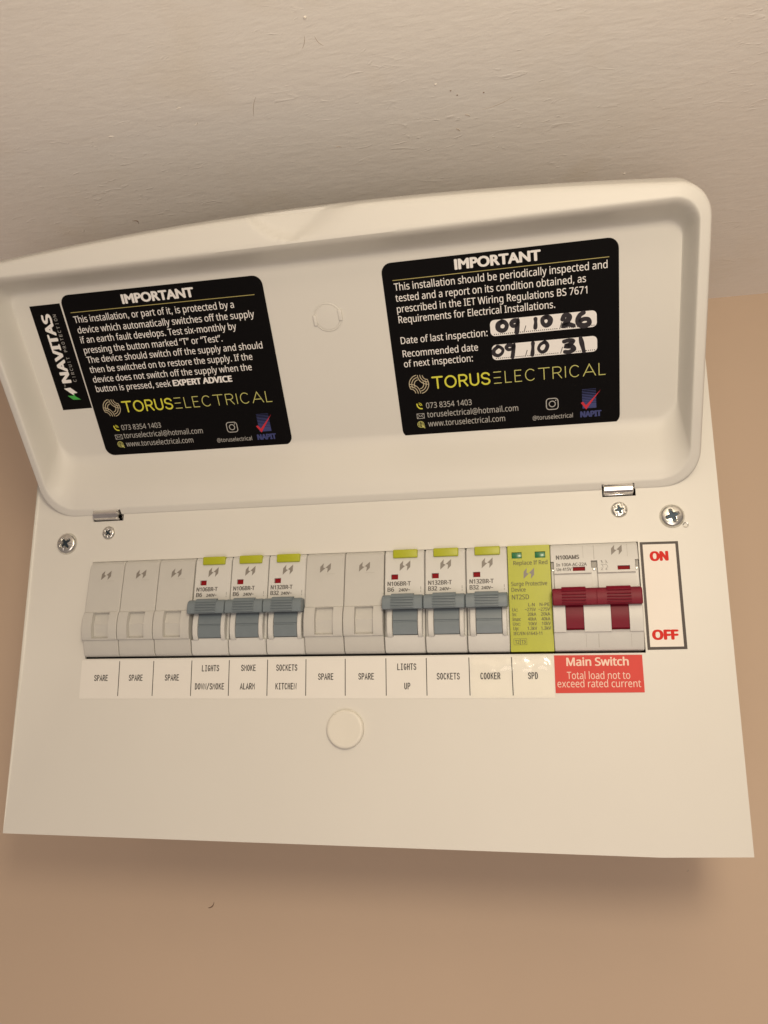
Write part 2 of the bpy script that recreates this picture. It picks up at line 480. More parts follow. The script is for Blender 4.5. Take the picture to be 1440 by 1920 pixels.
def dome(cx, cz, r, hgt, R=22, A=64, cross=None, rot=0.0, tick=False):
    """pan head with a cross recess; y is the height over the plate"""
    mb = MB(); v = []; f = []
    def H(rr): 
        q = rr / r
        return hgt * (1 - 0.42 * q ** 2 - 0.58 * max(0, (q - .72) / .28) ** 2.6)
    v.append(None)
    for i in range(1, R + 1):
        rr = r * (i / R)
        for k in range(A):
            a = 2 * math.pi * k / A; v.append((rr * math.cos(a), rr * math.sin(a), H(rr)))
    v[0] = (0, 0, H(0))
    out = []
    for x, z, h in v:
        if cross:
            L, w, dp = cross
            c, s_ = math.cos(rot), math.sin(rot); a, b = x * c + z * s_, -x * s_ + z * c
            best = 0
            for p, q in ((a, b), (b, a)):
                e = max(0, min(1, (L - abs(p)) / .45)) * max(0, min(1, (w * (1 - .25 * abs(p) / L) - abs(q)) / .3))
                best = max(best, e * (1 - .55 * abs(p) / L))
            h -= dp * best
            if tick:
                for p, q in (((a + b) / 1.414, (a - b) / 1.414), ((a - b) / 1.414, (a + b) / 1.414)):
                    if abs(q) < .14 and .42 * r < abs(p) < .78 * r: h -= .14
        out.append((cx + x, -h, cz + z))
    for k in range(A): f.append((0, 1 + k, 1 + (k + 1) % A))
    for i in range(R - 1):
        for k in range(A):
            f.append((1 + i*A + k, 1 + (i+1)*A + k, 1 + (i+1)*A + (k+1) % A, 1 + i*A + (k+1) % A))
    k0 = len(out)
    for k in range(A):
        x, y, z = out[1 + (R-1)*A + k]; out.append((x, 0.4, z))
    for k in range(A): f.append((1 + (R-1)*A + k, k0 + k, k0 + (k+1) % A, 1 + (R-1)*A + (k+1) % A))
    return mb.add(out, f)
for x, z, r, h, cr, ro, tk, lab in (
        (-15.0, 54.9, 5.4, 2.3, (3.1, .95, 1.5), .62, True, None), (266.9, 55.6, 5.1, 2.3, (2.95, .95, 1.5), .35, False, None),
        (6.9, 59.4, 3.4, 1.3, (2.05, .68, .85), .9, True, None), (245.8, 59.4, 3.5, 1.3, (2.05, .68, .85), .25, True, None)):
    s_ = build('screw', dome(x, z, r, h, cross=cr, rot=ro, tick=tk), M['zinc'], unit, UO, smooth=35)
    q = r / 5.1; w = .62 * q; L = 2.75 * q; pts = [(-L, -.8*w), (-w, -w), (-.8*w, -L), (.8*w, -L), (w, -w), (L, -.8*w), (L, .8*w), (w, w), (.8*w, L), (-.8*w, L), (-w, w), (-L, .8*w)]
    build('cross_recess_shade', MB().slab([(x + a * math.cos(ro) - b * math.sin(ro), z + a * math.sin(ro) + b * math.cos(ro)) for a, b in pts], on_plate(), .2, h * .56), M['shaded_zinc'], s_, (0, 0, 0))  # darkened slab in each screw cross, shade put into its colour
# fix: sub-part coordinates share the unit origin
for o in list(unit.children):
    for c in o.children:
        if c.name.startswith('cross_recess_shade'): c.location = -Vector(UO) * S
def curl():
    mb = MB(); pts = [(272.0 + 1.0 * math.cos(a), -.35 - .25 * math.sin(a * .5), 51.6 + .95 * math.sin(a)) for a in [math.radians(-150 + 33 * i) for i in range(11)]]
    ring = []; f = []
    for i, p in enumerate(pts):
        for k in range(5):
            g = 2 * math.pi * k / 5; an = math.radians(-150 + 33 * i)
            ring.append((p[0] + .2 * math.cos(g) * math.cos(an), p[1] + .2 * math.sin(g), p[2] + .2 * math.cos(g) * math.sin(an)))
    for i in range(10):
        for k in range(5): f.append((i*5+k, i*5+(k+1) % 5, (i+1)*5+(k+1) % 5, (i+1)*5+k))
    return mb.add(ring, f)
tag(build('metal_swarf', curl(), M['zinc'], None, (272, 0, 51.6), smooth=60), 'tiny curl of metal swarf clinging under the largest screw', 'swarf')

# round snap-in plug on the cover
def plug():
    mb = MB(); v = []; f = []; A = 64
    prof = [(0, -1.95), (4.5, -2.0), (6.6, -2.1), (7.2, -2.1), (7.7, -1.95), (8.05, -1.6), (8.2, -1.1), (8.25, .2)]
    for r, y in prof:
        for k in range(A):
            a = 2 * math.pi * k / A; v.append((126.4 + r * math.cos(a), y, -31.7 + r * math.sin(a)))
    for i in range(len(prof) - 1):
        for k in range(A): f.append((i*A+k, i*A+(k+1) % A, (i+1)*A+(k+1) % A, (i+1)*A+k))
    return mb.add(v, f)
build('blanking_plug', plug(), M['plug'], unit, UO, smooth=60)

# ------------------------------------------------------------------ lid: one pressed tray, lofted from rim to floor
TOPF = lambda x: 126.9 - 0.00030 * (x - XC) ** 2
def lid_outline(k, inn=0.0):
    """k: 0 outer rim .. 1 lip .. 2 floor, all with matching samples"""
    outer = dict(xl=-26.9, xr=279.3, tb=-0.4, rb=16.0, rt=13.0)
    lip = dict(xl=-22.4, xr=274.8, tb=4.6, rb=13.0, rt=9.0)
    floor = dict(xl=-19.0, xr=271.6, tb=26.0, rb=9.0, rt=6.0)
    q = {0: outer, 1: lip, 2: floor}[k]
    top = {0: lambda x: TOPF(x), 1: lambda x: 115.7, 2: lambda x: 105.6 - inn}[k]
    P = []
    n = 12
    xl, xr, tb, rb, rt = q['xl'] + inn, q['xr'] - inn, q['tb'] + inn, q['rb'], q['rt']
    for i in range(60): P.append((xl + rb + (xr - xl - 2*rb) * i / 60, tb))
    for i in range(n): a = math.radians(-90 + 90 * i / n); P.append((xr - rb + rb*math.cos(a), tb + rb + rb*math.sin(a)))
    tr = top(xr - rt)
    for i in range(30): P.append((xr, tb + rb + (tr - rt - tb - rb) * i / 30))
    for i in range(n): a = math.radians(90 * i / n); P.append((xr - rt + rt*math.cos(a), tr - rt + rt*math.sin(a)))
    N = 260
    for i in range(N):
        x = xr - rt - (xr - xl - 2*rt) * i / N; P.append((x, top(x)))
    tl = top(xl + rt)
    for i in range(n): a = math.radians(90 + 90 * i / n); P.append((xl + rt + rt*math.cos(a), tl - rt + rt*math.sin(a)))
    for i in range(30): P.append((xl, tl - rt - (tl - rt - tb - rb) * i / 30))
    for i in range(n): a = math.radians(180 + 90 * i / n); P.append((xl + rb + rb*math.cos(a), tb + rb + rb*math.sin(a)))
    return P
def lid_mesh():
    O, Lp, F = (lid_outline(k) for k in (0, 1, 2)); n = len(O)
    mix = lambda A, B, k: [(a[0] + (b[0]-a[0])*k, a[1] + (b[1]-a[1])*k) for a, b in zip(A, B)]
    rings = []
    # back shell, outer side, rounded rim, lip, wall, floor   (s: depth away from the viewer)
    for k, s in ((.55, 19.3), (.25, 19.2), (.06, 18.6), (0, 17.2), (0, 9.0), (0, 3.6), (.005, 2.2), (.04, 1.1), (.10, .45), (.18, .12), (.28, 0)):
        rings.append((mix(O, Lp, k), s))
    for k in (.42, .56, .70, .82): rings.append((mix(O, Lp, k), 0))
    rings.append((mix(O, Lp, .92), .08)); LIPROW = len(rings); rings.append((Lp, .38))
    for k, s in ((.08, .95), (.17, 1.9), (.27, 3.4), (.38, 5.6), (.50, 8.6), (.61, 11.4), (.71, 13.6), (.80, 15.1), (.88, 16.2), (.95, 16.8), (1, 17.0)):
        rings.append((mix(Lp, F, k), s))
    for q in (.7, 3.0): rings.append((lid_outline(2, q), 17.0))
    WALLK = (.08, .17, .27, .38, .50, .61, .71, .80, .88, .95, 1, 1, 1)
    LOWS = (1.25, 2.5, 4.1, 6.3, 9.0, 11.5, 13.6, 15.2, 16.25, 16.85, 17, 17, 17)    # stays in front of the cover
    v = []; f = []
    cxs, cts, RR = XC, 145.7, 29.6
    for ri, (pts, s) in enumerate(rings):
        for (X, t), (lx, lt) in zip(pts, Lp):
            if s < 9.5:                                              # the lip rolls away from the viewer towards its outer edge
                top = max(0, min(1, (t - 98) / 16)); top = top * top * (3 - 2 * top)
                side = max(0, min(1, (t - 3) / 14))
                out = math.hypot(X - lx, t - lt) if ri < LIPROW else 0
                s2 = s + out * (.16 * side + .24 * top) * (1 - s / 9.5)
            else: s2 = s
            if ri > LIPROW:                                          # the wall by the hinge sweeps up in a long soft curve
                kk = WALLK[ri - LIPROW - 1]; low = max(0, min(1, 1 - (lt - 4.6) / 13.0)); low = low * low * (3 - 2 * low)
                s2 = s2 + low * (LOWS[ri - LIPROW - 1] - s)
            d = math.hypot(X - cxs, t - cts); ss = s2
            if d < RR and s < 9:                                     # thumb scoop in the free edge
                e = min(1, (RR - d) / (2.0 if X < cxs - 4 else 2.0 + min(20, .8 * (X - cxs + 4)))); e = e * e * (3 - 2 * e)
                g = min(1, (RR - d) / 11.0)
                ss = s2 + (3.4 * e + .8 * g) * (1 - s / 9)
                t -= 1.1 * g * max(0, min(1, (t - 115.7) / 11.0))
            v.append(lid_pt(X, t, ss))
    for i in range(len(rings) - 1):
        for k in range(n):
            j = (k + 1) % n; f.append((i*n + k, i*n + j, (i+1)*n + j, (i+1)*n + k))
    f.append(tuple(range(n))); e = (len(rings) - 1) * n; f.append(tuple(e + i for i in reversed(range(n))))
    return MB().add(v, f)
lid = build('lid', lid_mesh(), M['lid'], unit, UO)
def cut(o, boxes):
    tmp = []
    for b in boxes:
        mb = MB(); x0, x1, t0, t1, s0, s1 = b
        mb.add([lid_pt(x, t, s) for x in (x0, x1) for t in (t0, t1) for s in (s0, s1)],
               [(0,1,3,2), (4,6,7,5), (0,4,5,1), (2,3,7,6), (0,2,6,4), (1,5,7,3)])
        c = build('cutter', mb, M['lid'], o.parent, UO); tmp.append(c)
        md = o.modifiers.new('cut', 'BOOLEAN'); md.object = c; md.operation = 'DIFFERENCE'; md.solver = 'EXACT'
    dg = bpy.context.evaluated_depsgraph_get(); dg.update()
    me = bpy.data.meshes.new_from_object(o.evaluated_get(dg))
    o.modifiers.clear()
    if len(me.polygons) > 1000: o.data = me
    for c in tmp: bpy.data.objects.remove(c)
HX = ((-1.3, 13.2), (239.0, 252.6))
cut(lid, [(a, b, -4, 3.1, -3, 8.0) for a, b in HX])
lid.data.name = 'lid'
lid.data.shade_smooth(); lid.data.set_sharp_from_angle(angle=math.radians(38))

# back of the round badge inside the lid: a shallow ring and two snap clips
def badge():
    mb = MB(); v = []; f = []; A = 56; cx, ct = 127.0, 81.7
    prof = [(0, .16), (4.9, .16), (5.3, .12), (5.45, -.35), (5.75, -.35), (5.85, .16), (6.1, .10), (6.3, -.05)]
    for r, h in prof:
        for k in range(A):
            a = 2 * math.pi * k / A; v.append(lid_pt(cx + r*math.cos(a), ct + r*math.sin(a), LDEP - .2 - h))
    for i in range(len(prof) - 1):
        for k in range(A): f.append((i*A+k, i*A+(k+1) % A, (i+1)*A+(k+1) % A, (i+1)*A+k))
    return mb.add(v, f)
build('badge_back', badge(), M['lid'], lid, UO, smooth=40)
def lidbox(cx, ct, w, l, h0, h1, rot, bev):
    bm = bmesh.new(); bmesh.ops.create_cube(bm, size=1)
    for q in bm.verts: q.co = Vector((q.co.x * w, q.co.y * l, h0 if q.co.z < 0 else h1))
    bmesh.ops.bevel(bm, geom=list(bm.edges), offset=bev, segments=3, profile=.5, affect='EDGES')
    fn = on_lid(cx, ct, rot)
    for q in bm.verts: q.co = Vector(fn(q.co.x, q.co.y, q.co.z))
    return MB().frombm(bm)
build('snap_clip', lidbox(121.3, 80.9, 1.5, 4.6, -.3, 1.0, .04, .35), M['lid'], lid, UO, smooth=40)
build('snap_clip', lidbox(132.6, 82.3, 1.7, 4.8, -.3, 1.0, .04, .35), M['lid'], lid, UO, smooth=40)

# hinges: rolled steel knuckle on a tongue that goes through the cover
for a, b in HX:
    mb = MB(); x0, x1 = a + .7, b - .7
    prof = [(-1.15 + 2.35 * math.cos(g), 68.3 + 2.35 * math.sin(g)) for g in [2 * math.pi * i / 28 for i in range(28)]]
    ins = [(-1.15 + 2.05 * math.cos(g), 68.3 + 2.05 * math.sin(g)) for g in [2 * math.pi * i / 28 for i in range(28)]]
    mb.extrude([(x0, ins), (x0 + .3, prof), (x1 - .3, prof), (x1, ins)])
    mb.box(x0 + .3, x1 - .1, -.9, 12, 65.75, 66.3, .12)
    h = build('hinge', mb, M['hinge'], unit, UO, smooth=40)
    p = [(-3.1, 69.9), (-3.35, 69.5), (-3.35, 69.1), (-3.2, 69.2)]
    build('leaf', MB().box(x0, x1, 2.2, 4.5, 66.2, 74.0, .15), M['hinge'], h, UO, smooth=40)

# ================================================================== modules in the row
def inset(p, d=.28):
    zc = 22.6
    return [(min(y + d, 20), z + (-d if z > 40 else d if z < 4 else 0)) for y, z in p]

# -- blanking modules
full = [(20, 45.1), (-.5, 45.1), (-1.5, 44.5), (-2.3, 43.0), (-3.4, 32), (-4.3, 20.9), (-4.35, 20.75), (-5.0, 20.35), (-5.8, 17.8), (-6.15, 14.5), (-5.85, 11), (-5.2, 8.3), (-4.8, 7.7), (-3.7, 7.55), (-3.6, 7.1), (-2.1, 1.5), (-1.3, .55), (-.3, .2), (20, .2)]
rec = list(full)
rec[7] = (-4.95, 20.3); rec[8] = (-2.7, 19.7); rec[9] = (-4.3, 14.8); rec[10] = (-2.9, 9.25); rec[11] = (-5.0, 8.35)
def blank_proto(name='blanking_module'):
    root = thing(name, '', 'blanking module', (0, 0, 0))
    mb = MB().extrude([(.15, inset(full)), (.45, full), (5.2, full), (5.35, rec), (13.45, rec), (13.6, full), (17.55, full), (17.85, inset(full))])
    build('body', mb, M['blank'], root, smooth=32)
    yf = lambda z: -2.3 - 1.1 * (43.0 - z) / 11.0
    fn = lambda x, z, h: (x, yf(z) - h, z)
    e = MB(); emblem(e, 6.6, 11.6, 36.0, 40.4, fn, .05)
    build('emblem', e, M['logo_ink'], root)
    sm = MB(); ribbon(sm, [(9.4, 35.4), (13.6, 35.4)], .09, fn, .045, cap=False)
    build('mould_line', sm, M['seam'], root)
    return root
def copy_thing(root, loc, label):
    r = root.copy(); COL.objects.link(r); r.location = Vector(loc) * S; r['label'] = label
    for c in root.children:
        d = c.copy(); COL.objects.link(d); d.parent = r
        for g in c.children:
            e = g.copy(); COL.objects.link(e); e.parent = d
    return r
bl = blank_proto()
bl['group'] = 'blank modules in the row'
spots = [(0, 'plain blank module at the far end of the row, under the dullest small screw'),
         (1, 'plain blank module in the middle of the three side by side above SPARE labels'),
         (2, 'plain blank module touching the grey-toggled LIGHTS DOWN/SMOKE breaker'),
         (6, 'plain blank module touching the SOCKETS KITCHEN breaker'),
         (7, 'plain blank module touching the LIGHTS UP breaker')]
for i, (k, lab) in enumerate(spots):
    if i == 0: bl.location = (0, 0, 0); bl['label'] = lab
    else: copy_thing(bl, (18 * k, 0, 0), lab)

# -- circuit breakers
def breaker_proto():
    root = thing('circuit_breaker', '', 'circuit breaker', (0, 0, 0))
    yf = lambda z: -1.9 - 1.5 * (43.5 - z) / 21.0
    base = [(20, 45.1), (-.5, 45.1), (-1.3, 44.5), (-1.9, 43.5), (yf(34.3), 34.3), (yf(34.2), 34.2), (yf(32.1), 32.1), (yf(32.0), 32.0), (yf(22), 22.0), (-1.9, 20.6), (-1.9, 7.2), (-3.3, 7.0), (-3.2, 6.7), (-2.0, 1.5), (-1.2, .5), (-.3, .2), (20, .2)]
    win = list(base); win[5] = (-1.2, 34.2); win[6] = (-1.2, 32.1)
    drumz = list(base); drumz[9] = (-1.0, 20.6); drumz[10] = (-1.0, 7.75); drumz[11] = (-3.4, 7.7)
    st = [(.18, inset(base, .4)), (.55, base), (3.1, base), (3.12, win), (4.1, win), (4.12, [a if i not in (9, 10, 11) else drumz[i] for i, a in enumerate(win)]),
          (6.2, [a if i not in (9, 10, 11) else drumz[i] for i, a in enumerate(win)]), (6.22, drumz), (14.9, drumz), (14.92, base), (17.45, base), (17.82, inset(base, .4))]
    mb = MB().extrude(st)
    chk = [(-1.5, 20.6), (-3.6, 20.2), (-4.7, 18.4), (-5.45, 15.6), (-5.6, 12.6), (-5.25, 9.6), (-4.5, 7.6), (-3.5, 6.75), (-1.5, 6.6)]
    chi = [(y + (.3 if y < -2 else 0), z + (.25 if z < 8 else -.2 if z > 20 else 0)) for y, z in chk]
    for a, b in ((1.5, 3.95), (15.05, 17.0)): mb.extrude([(a, chi), (a + .3, chk), (b - .3, chk), (b, chi)])
    # slot edges either side of the test button
    mb.box(1.75, 1.9, yf(43) - .06, yf(43) + .5, 40.2, 44.2).box(16.35, 16.5, yf(43) - .06, yf(43) + .5, 40.2, 44.2)
    build('body', mb, M['body'], root, smooth=32)
    tb = MB()
    tb.extrude([(4.15, [(0, 18.6), (-4.3, 18.5), (-4.75, 16.2), (-4.95, 14.0), (-4.55, 13.8), (-4.5, 13.3), (-4.95, 13.1), (-4.95, 11.6), (-4.7, 9.4), (-4.3, 7.95), (0, 7.9)]),
                (14.85, [(0, 18.6), (-4.3, 18.5), (-4.75, 16.2), (-4.95, 14.0), (-4.55, 13.8), (-4.5, 13.3), (-4.95, 13.1), (-4.95, 11.6), (-4.7, 9.4), (-4.3, 7.95), (0, 7.9)])])
    bar = [(-3.6, 18.7), (-8.6, 18.35), (-9.1, 18.6), (-9.3, 19.1), (-9.2, 22.4), (-8.8, 23.6), (-8.0, 24.4), (-6.8, 24.7), (-3.6, 24.5)]
    bai = [(y + (.35 if y < -5 else 0), z + (.3 if z < 19 else -.3 if z > 24 else 0)) for y, z in bar]
    tb.extrude([(.12, bai), (.5, bar), (17.4, bar), (17.82, bai)])
    for z in (22.55, 21.35, 20.2, 19.1): tb.box(4.1, 14.0, -9.9, -9.0, z - .27, z + .27, .22, 3)
    tb.extrude([(4.1, [(-8.0, 23.4), (-9.25, 23.5), (-8.95, 24.2), (-8.2, 24.95), (-6.8, 25.3), (-6.5, 24.4)]), (14.0, [(-8.0, 23.4), (-9.25, 23.5), (-8.95, 24.2), (-8.2, 24.95), (-6.8, 25.3), (-6.5, 24.4)])])
    build('toggle', tb, M['grey'], root, smooth=32)
    build('test_button', MB().box(4.0, 14.9, -3.1, 0, 41.55, 45.25, .4, 3), M['yellow'], root, smooth=40)
    build('indicator_flag', MB().box(3.3, 6.1, -1.9, -1.22, 32.15, 34.15), M['flag'], root)
    fn = lambda x, z, h: (x, yf(z) - h, z)
    e = MB(); emblem(e, 6.9, 11.7, 35.8, 40.4, fn, .05)
    build('emblem', e, M['logo_ink'], root)
    return root, fn
b0, bfn = breaker_proto()
b0['group'] = 'circuit breakers with grey toggles'
kinds = {'6': ('N106BR-T', 'B6', 4.5), '32': ('N132BR-T', 'B32', 5.5)}
prints = {}
def breaker_print(root, kind):
    if kind not in prints:
        a, b, w = kinds[kind]; mb = MB()
        type_to(mb, a, 1.5, 11.9, 29.15, 1.95, bfn, .05, 'sans', .11)
        type_to(mb, b, 1.5, w, 26.6, 1.95, bfn, .05, 'sans', .11)
        type_to(mb, '240V~', 6.5, 11.6, 26.6, 1.4, bfn, .05, 'sans', .09)
        ribbon(mb, [(16.3, 28.6), (16.3, 27.3)], .17, bfn, .05, cap=False)
        ribbon(mb, [(16.3, 26.9), (16.3, 26.2)], .17, bfn, .05, cap=False)
        prints[kind] = build('lettering', mb, M['grey_ink'], root)
    else:
        o = bpy.data.objects.new('lettering', prints[kind].data); COL.objects.link(o); o.parent = root
bspots = [(3, '6', 'B6 breaker with grey toggle up, above the LIGHTS DOWN/SMOKE label'),
          (4, '6', 'B6 breaker with grey toggle up, above the SMOKE ALARM label'),
          (5, '32', 'B32 breaker with grey toggle up, above the SOCKETS KITCHEN label'),
          (8, '6', 'B6 breaker with grey toggle up, above the LIGHTS UP label'),
          (9, '32', 'B32 breaker with grey toggle up, above the SOCKETS label without KITCHEN'),
          (10, '32', 'B32 breaker with grey toggle up, beside the yellow-green module above COOKER')]
roots = []
for i, (k, kind, lab) in enumerate(bspots):
    r = copy_thing(b0, (18 * k, 0, 0), lab) if i else b0
    roots.append((r, k, kind, lab))
for r, k, kind, lab in roots:
    r.location = Vector((18 * k, 0, 0)) * S; r['label'] = lab
    breaker_print(r, kind)

# -- surge protection device
spd = thing('surge_protection_device', 'flat yellow-green surge module between the COOKER breaker and red main switch', 'surge protector', (198, 0, 0))
def spd_body():
    bm = bmesh.new(); V = {}
    xs = [.1, 1.8, 6.1, 11.6, 16.0, 17.9]; zs = [.15, 39.6, 42.3, 45.15]
    def vt(x, y, z):
        k = (x, y, z)
        if k not in V: V[k] = bm.verts.new(k)
        return V[k]
    for i in range(5):
        for j in range(3):
            q = [(xs[i], zs[j]), (xs[i+1], zs[j]), (xs[i+1], zs[j+1]), (xs[i], zs[j+1])]
            if j == 1 and i in (1, 3):
                bm.faces.new([vt(x, -1.1, z) for x, z in q])
                for a in range(4):
                    b = (a + 1) % 4
                    bm.faces.new([vt(q[a][0], -2, q[a][1]), vt(q[b][0], -2, q[b][1]), vt(q[b][0], -1.1, q[b][1]), vt(q[a][0], -1.1, q[a][1])])
            else: bm.faces.new([vt(x, -2, z) for x, z in q])
    for e in [e for e in bm.edges if len(e.link_faces) == 1]:
        a, b = e.verts; bm.faces.new([a, b, vt(b.co.x, 20, b.co.z), vt(a.co.x, 20, a.co.z)])
    ed = [e for e in bm.edges if len(e.link_faces) == 2 and abs(e.verts[0].co.y + 2) < 1e-6 and abs(e.verts[1].co.y + 2) < 1e-6
          and (all(p.co.x in (.1, 17.9) for p in e.verts) or all(p.co.z in (.15, 45.15) for p in e.verts))]
    bmesh.ops.bevel(bm, geom=ed, offset=.25, segments=2, profile=.5, affect='EDGES')
    return MB().frombm(bm)
build('body', spd_body(), M['yellow'], spd, smooth=40)
for a, b in ((1.85, 6.05), (11.65, 15.95)): build('status_window', MB().box(a, b, -1.6, -1.14, 39.65, 42.25, .15), M['green'], spd, smooth=40)
sfn = lambda x, z, h: (x, -2 - h, z)
e = MB(); emblem(e, 6.5, 11.1, 30.7, 35.4, sfn, .05); build('emblem', e, M['logo_ink'], spd)
t = MB()
for s_, x0, x1, bz, cp in (('Replace If Red', 2.4, 16.8, 36.75, 1.75), ('Surge Protective', 1.2, 16.3, 27.75, 1.8), ('Device', 1.2, 7.2, 25.3, 1.75), ('NT2SD', 1.25, 8.5, 22.0, 2.05),
        ('L-N', 8.0, 10.7, 18.95, 1.45), ('N-PE', 12.7, 16.8, 18.95, 1.45), ('Uc:', 1.2, 3.6, 16.95, 1.45), ('In:', 1.2, 2.9, 14.95, 1.45), ('Imax:', 1.2, 4.7, 12.95, 1.45), ('Uoc:', 1.3, 4.4, 11.0, 1.45), ('Up:', 1.4, 3.7, 9.05, 1.45),
        ('~275V', 6.5, 11.1, 16.95, 1.4), ('~275V', 12.1, 16.9, 16.95, 1.4), ('20kA', 7.6, 11.2, 14.95, 1.4), ('20kA', 13.1, 16.9, 14.95, 1.4), ('40kA', 7.6, 11.2, 12.95, 1.4), ('40kA', 13.2, 16.9, 12.95, 1.4),
        ('10kV', 7.7, 11.3, 11.0, 1.4), ('10kV', 13.3, 17.0, 11.0, 1.4), ('1.3kV', 7.3, 11.3, 9.05, 1.4), ('1.3kV', 12.9, 17.0, 9.05, 1.4), ('IEC/EN 61643-11', 1.4, 13.3, 7.0, 1.35), ('T2', 1.9, 3.7, 3.45, 1.5), ('T3', 4.5, 6.3, 3.45, 1.5)):
    type_to(t, s_, x0, x1, bz, cp, sfn, .05, 'sans', .05)
for a, b in ((1.4, 4.0), (4.15, 6.8)): ribbon(t, [(a, 3.0), (b, 3.0), (b, 5.5), (a, 5.5)], .13, sfn, .06, closed=True)
build('lettering', t, M['olive_ink'], spd)

# -- main switch, two poles wide
ms = thing('main_switch', 'double width main switch with joined dark red toggles above the red label', 'main switch', (216, 0, 0))
def main_switch():
    yu = lambda z: -2.0 - 1.7 * (43.2 - z) / 10.8
    yl = lambda z: -2.5 - 1.6 * (31.8 - z) / 9.8
    base = [(20, 45.1), (-.5, 45.1), (-1.4, 44.5), (-2.0, 43.2), (yu(37.5), 37.5), (yu(37.4), 37.4), (yu(35), 35.0), (yu(34.9), 34.9), (yu(33.3), 33.3), (yu(33.2), 33.2), (yu(32.3), 32.3), (-2.5, 31.9), (yl(31), 31.0), (yl(27), 27.0), (yl(26.8), 26.8),
            (yl(23), 23.0), (-5.3, 22.6), (-6.0, 18.7), (-6.3, 15.0), (-6.0, 11.0), (-5.4, 8.6), (-5.1, 7.75), (-4.0, 7.55), (-3.8, 7.1), (-2.2, 1.5), (-1.4, .5), (-.3, .2), (20, .2)]
    slot = list(base)
    slot[5] = (-1.0, 37.4)
    for i, z in ((6, 35), (7, 34.9), (8, 33.3), (9, 33.2), (10, 32.3), (11, 31.9), (12, 31)): slot[i] = (-.9, z)
    slot[13] = (-1.1, 27.0); slot[14] = (-1.3, 26.8); slot[15] = (-2.0, 23.0)
    win = list(base); win[7] = (-1.6, 34.9); win[8] = (-1.6, 33.3)
    leg = list(base); leg[16] = (-4.6, 22.6); leg[17] = (-3.0, 19.3); leg[18] = (-3.0, 15); leg[19] = (-3.0, 11); leg[20] = (-3.0, 8.75); leg[21] = (-5.0, 8.4)
    lw = [leg[i] if i in (16, 17, 18, 19, 20, 21) else win[i] for i in range(len(base))]
    # seams moulded in as fine steps
    st = [(.1, inset(slot)), (.4, slot), (1.35, slot), (1.4, base), (5.1, base), (5.15, leg), (9.05, leg), (9.1, lw), (12.45, lw), (12.5, win), (14.1, win), (14.15, base),
          (16.6, base), (16.65, slot), (19.2, slot), (19.25, base), (23.15, base), (23.2, leg), (27.25, leg), (27.3, lw), (30.4, lw), (30.45, win), (32.2, win), (32.25, base),
          (34.4, base), (34.45, slot), (35.6, slot), (35.9, inset(slot))]
    return MB().extrude(st), yu
mb, yu = main_switch()
build('body', mb, M['body'], ms, smooth=32)
tb = MB()
for a, b in ((5.25, 12.4), (23.3, 30.35)):
    p = [(0, 24), (-5.0, 23.6), (-5.4, 18), (-5.65, 15), (-5.5, 12), (-4.9, 9.3), (-4.3, 8.75), (0, 8.7)]
    tb.extrude([(a, p), (b, p)])
bar = [(-3.8, 18.6), (-8.6, 18.3), (-9.1, 18.55), (-9.35, 19.1), (-9.25, 23.3), (-8.9, 24.6), (-8.1, 25.3), (-6.8, 25.6), (-3.8, 25.3)]
bai = [(y + (.35 if y < -5 else 0), z + (.3 if z < 19 else -.3 if z > 25 else 0)) for y, z in bar]
nch = [(y + (.16 if y < -5 else 0), z) for y, z in bar]
tb.extrude([(.15, bai), (.5, bar), (17.7, bar), (17.8, nch), (18.0, nch), (18.1, bar), (35.4, bar), (35.82, bai)])
for a, b in ((3.9, 13.6), (21.9, 31.4)):
    for z in (22.75, 21.55, 20.35, 19.15): tb.box(a, b, -9.95, -9.0, z - .26, z + .26, .22, 3)
    p = [(-8.0, 24.0), (-9.4, 24.0), (-9.05, 25.0), (-8.3, 25.8), (-6.8, 26.15), (-6.4, 25.0)]
    tb.extrude([(a, p), (b, p)])
    tb.box(a, b, -9.62, -9.0, 24.2, 24.5, .1)
build('toggle', tb, M['red'], ms, smooth=32)
for a, b in ((9.15, 14.05), (27.35, 32.15)): build('indicator_flag', MB().box(a, b, -2.3, -1.65, 33.35, 34.85), M['flag'], ms)
# screw heads glinting at the bottom of the cable slots
for x in (.7, 17.9, 35.2):
    build('terminal_screw', MB().box(x - .55 if x > 1 else .5, x + .55 if x < 35 else 35.5, -1.6, -.95, 33.6, 34.5, .15), M['zinc'], ms, smooth=40)
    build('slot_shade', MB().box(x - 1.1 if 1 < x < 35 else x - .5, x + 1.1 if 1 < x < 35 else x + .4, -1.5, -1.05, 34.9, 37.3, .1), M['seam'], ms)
mfn = lambda x, z, h: (x, yu(z) - h, z)
e = MB(); emblem(e, 25.1, 29.6, 39.6, 44.0, mfn, .05); build('emblem', e, M['logo_ink'], ms)
t = MB()
for s_, x0, x1, bz, cp, bo in (('N100AMS', 2.35, 12.0, 38.35, 1.85, .13), ('In 100A AC-22A', 2.35, 14.9, 35.35, 1.4, .06), ('Ue 415V', 2.45, 8.6, 33.35, 1.4, .06)):
    type_to(t, s_, x0, x1, bz, cp, mfn, .05, 'sans', bo)
for x in (20.9, 22.7):
    ribbon(t, [(x + .3, 37.1), (x + .3, 36.3), (x + .75, 36.3)], .12, mfn, .05)
    ribbon(t, [(x - .2, 35.9), (x + .45, 35.2), (x + .55, 34.3)], .12, mfn, .05)
for s_, x in (('2', 20.5), ('4', 22.3)): type_to(t, s_, x, x + .75, 33.2, 1.0, mfn, .05, 'sans')
for s_, x in (('1', 20.5), ('3', 22.3)): type_to(t, s_, x, x + .6, 36.5, 1.0, mfn, .05, 'sans')
ribbon(t, [(20.9, 35.6), (22.5, 35.6)], .1, mfn, .05, cap=False)
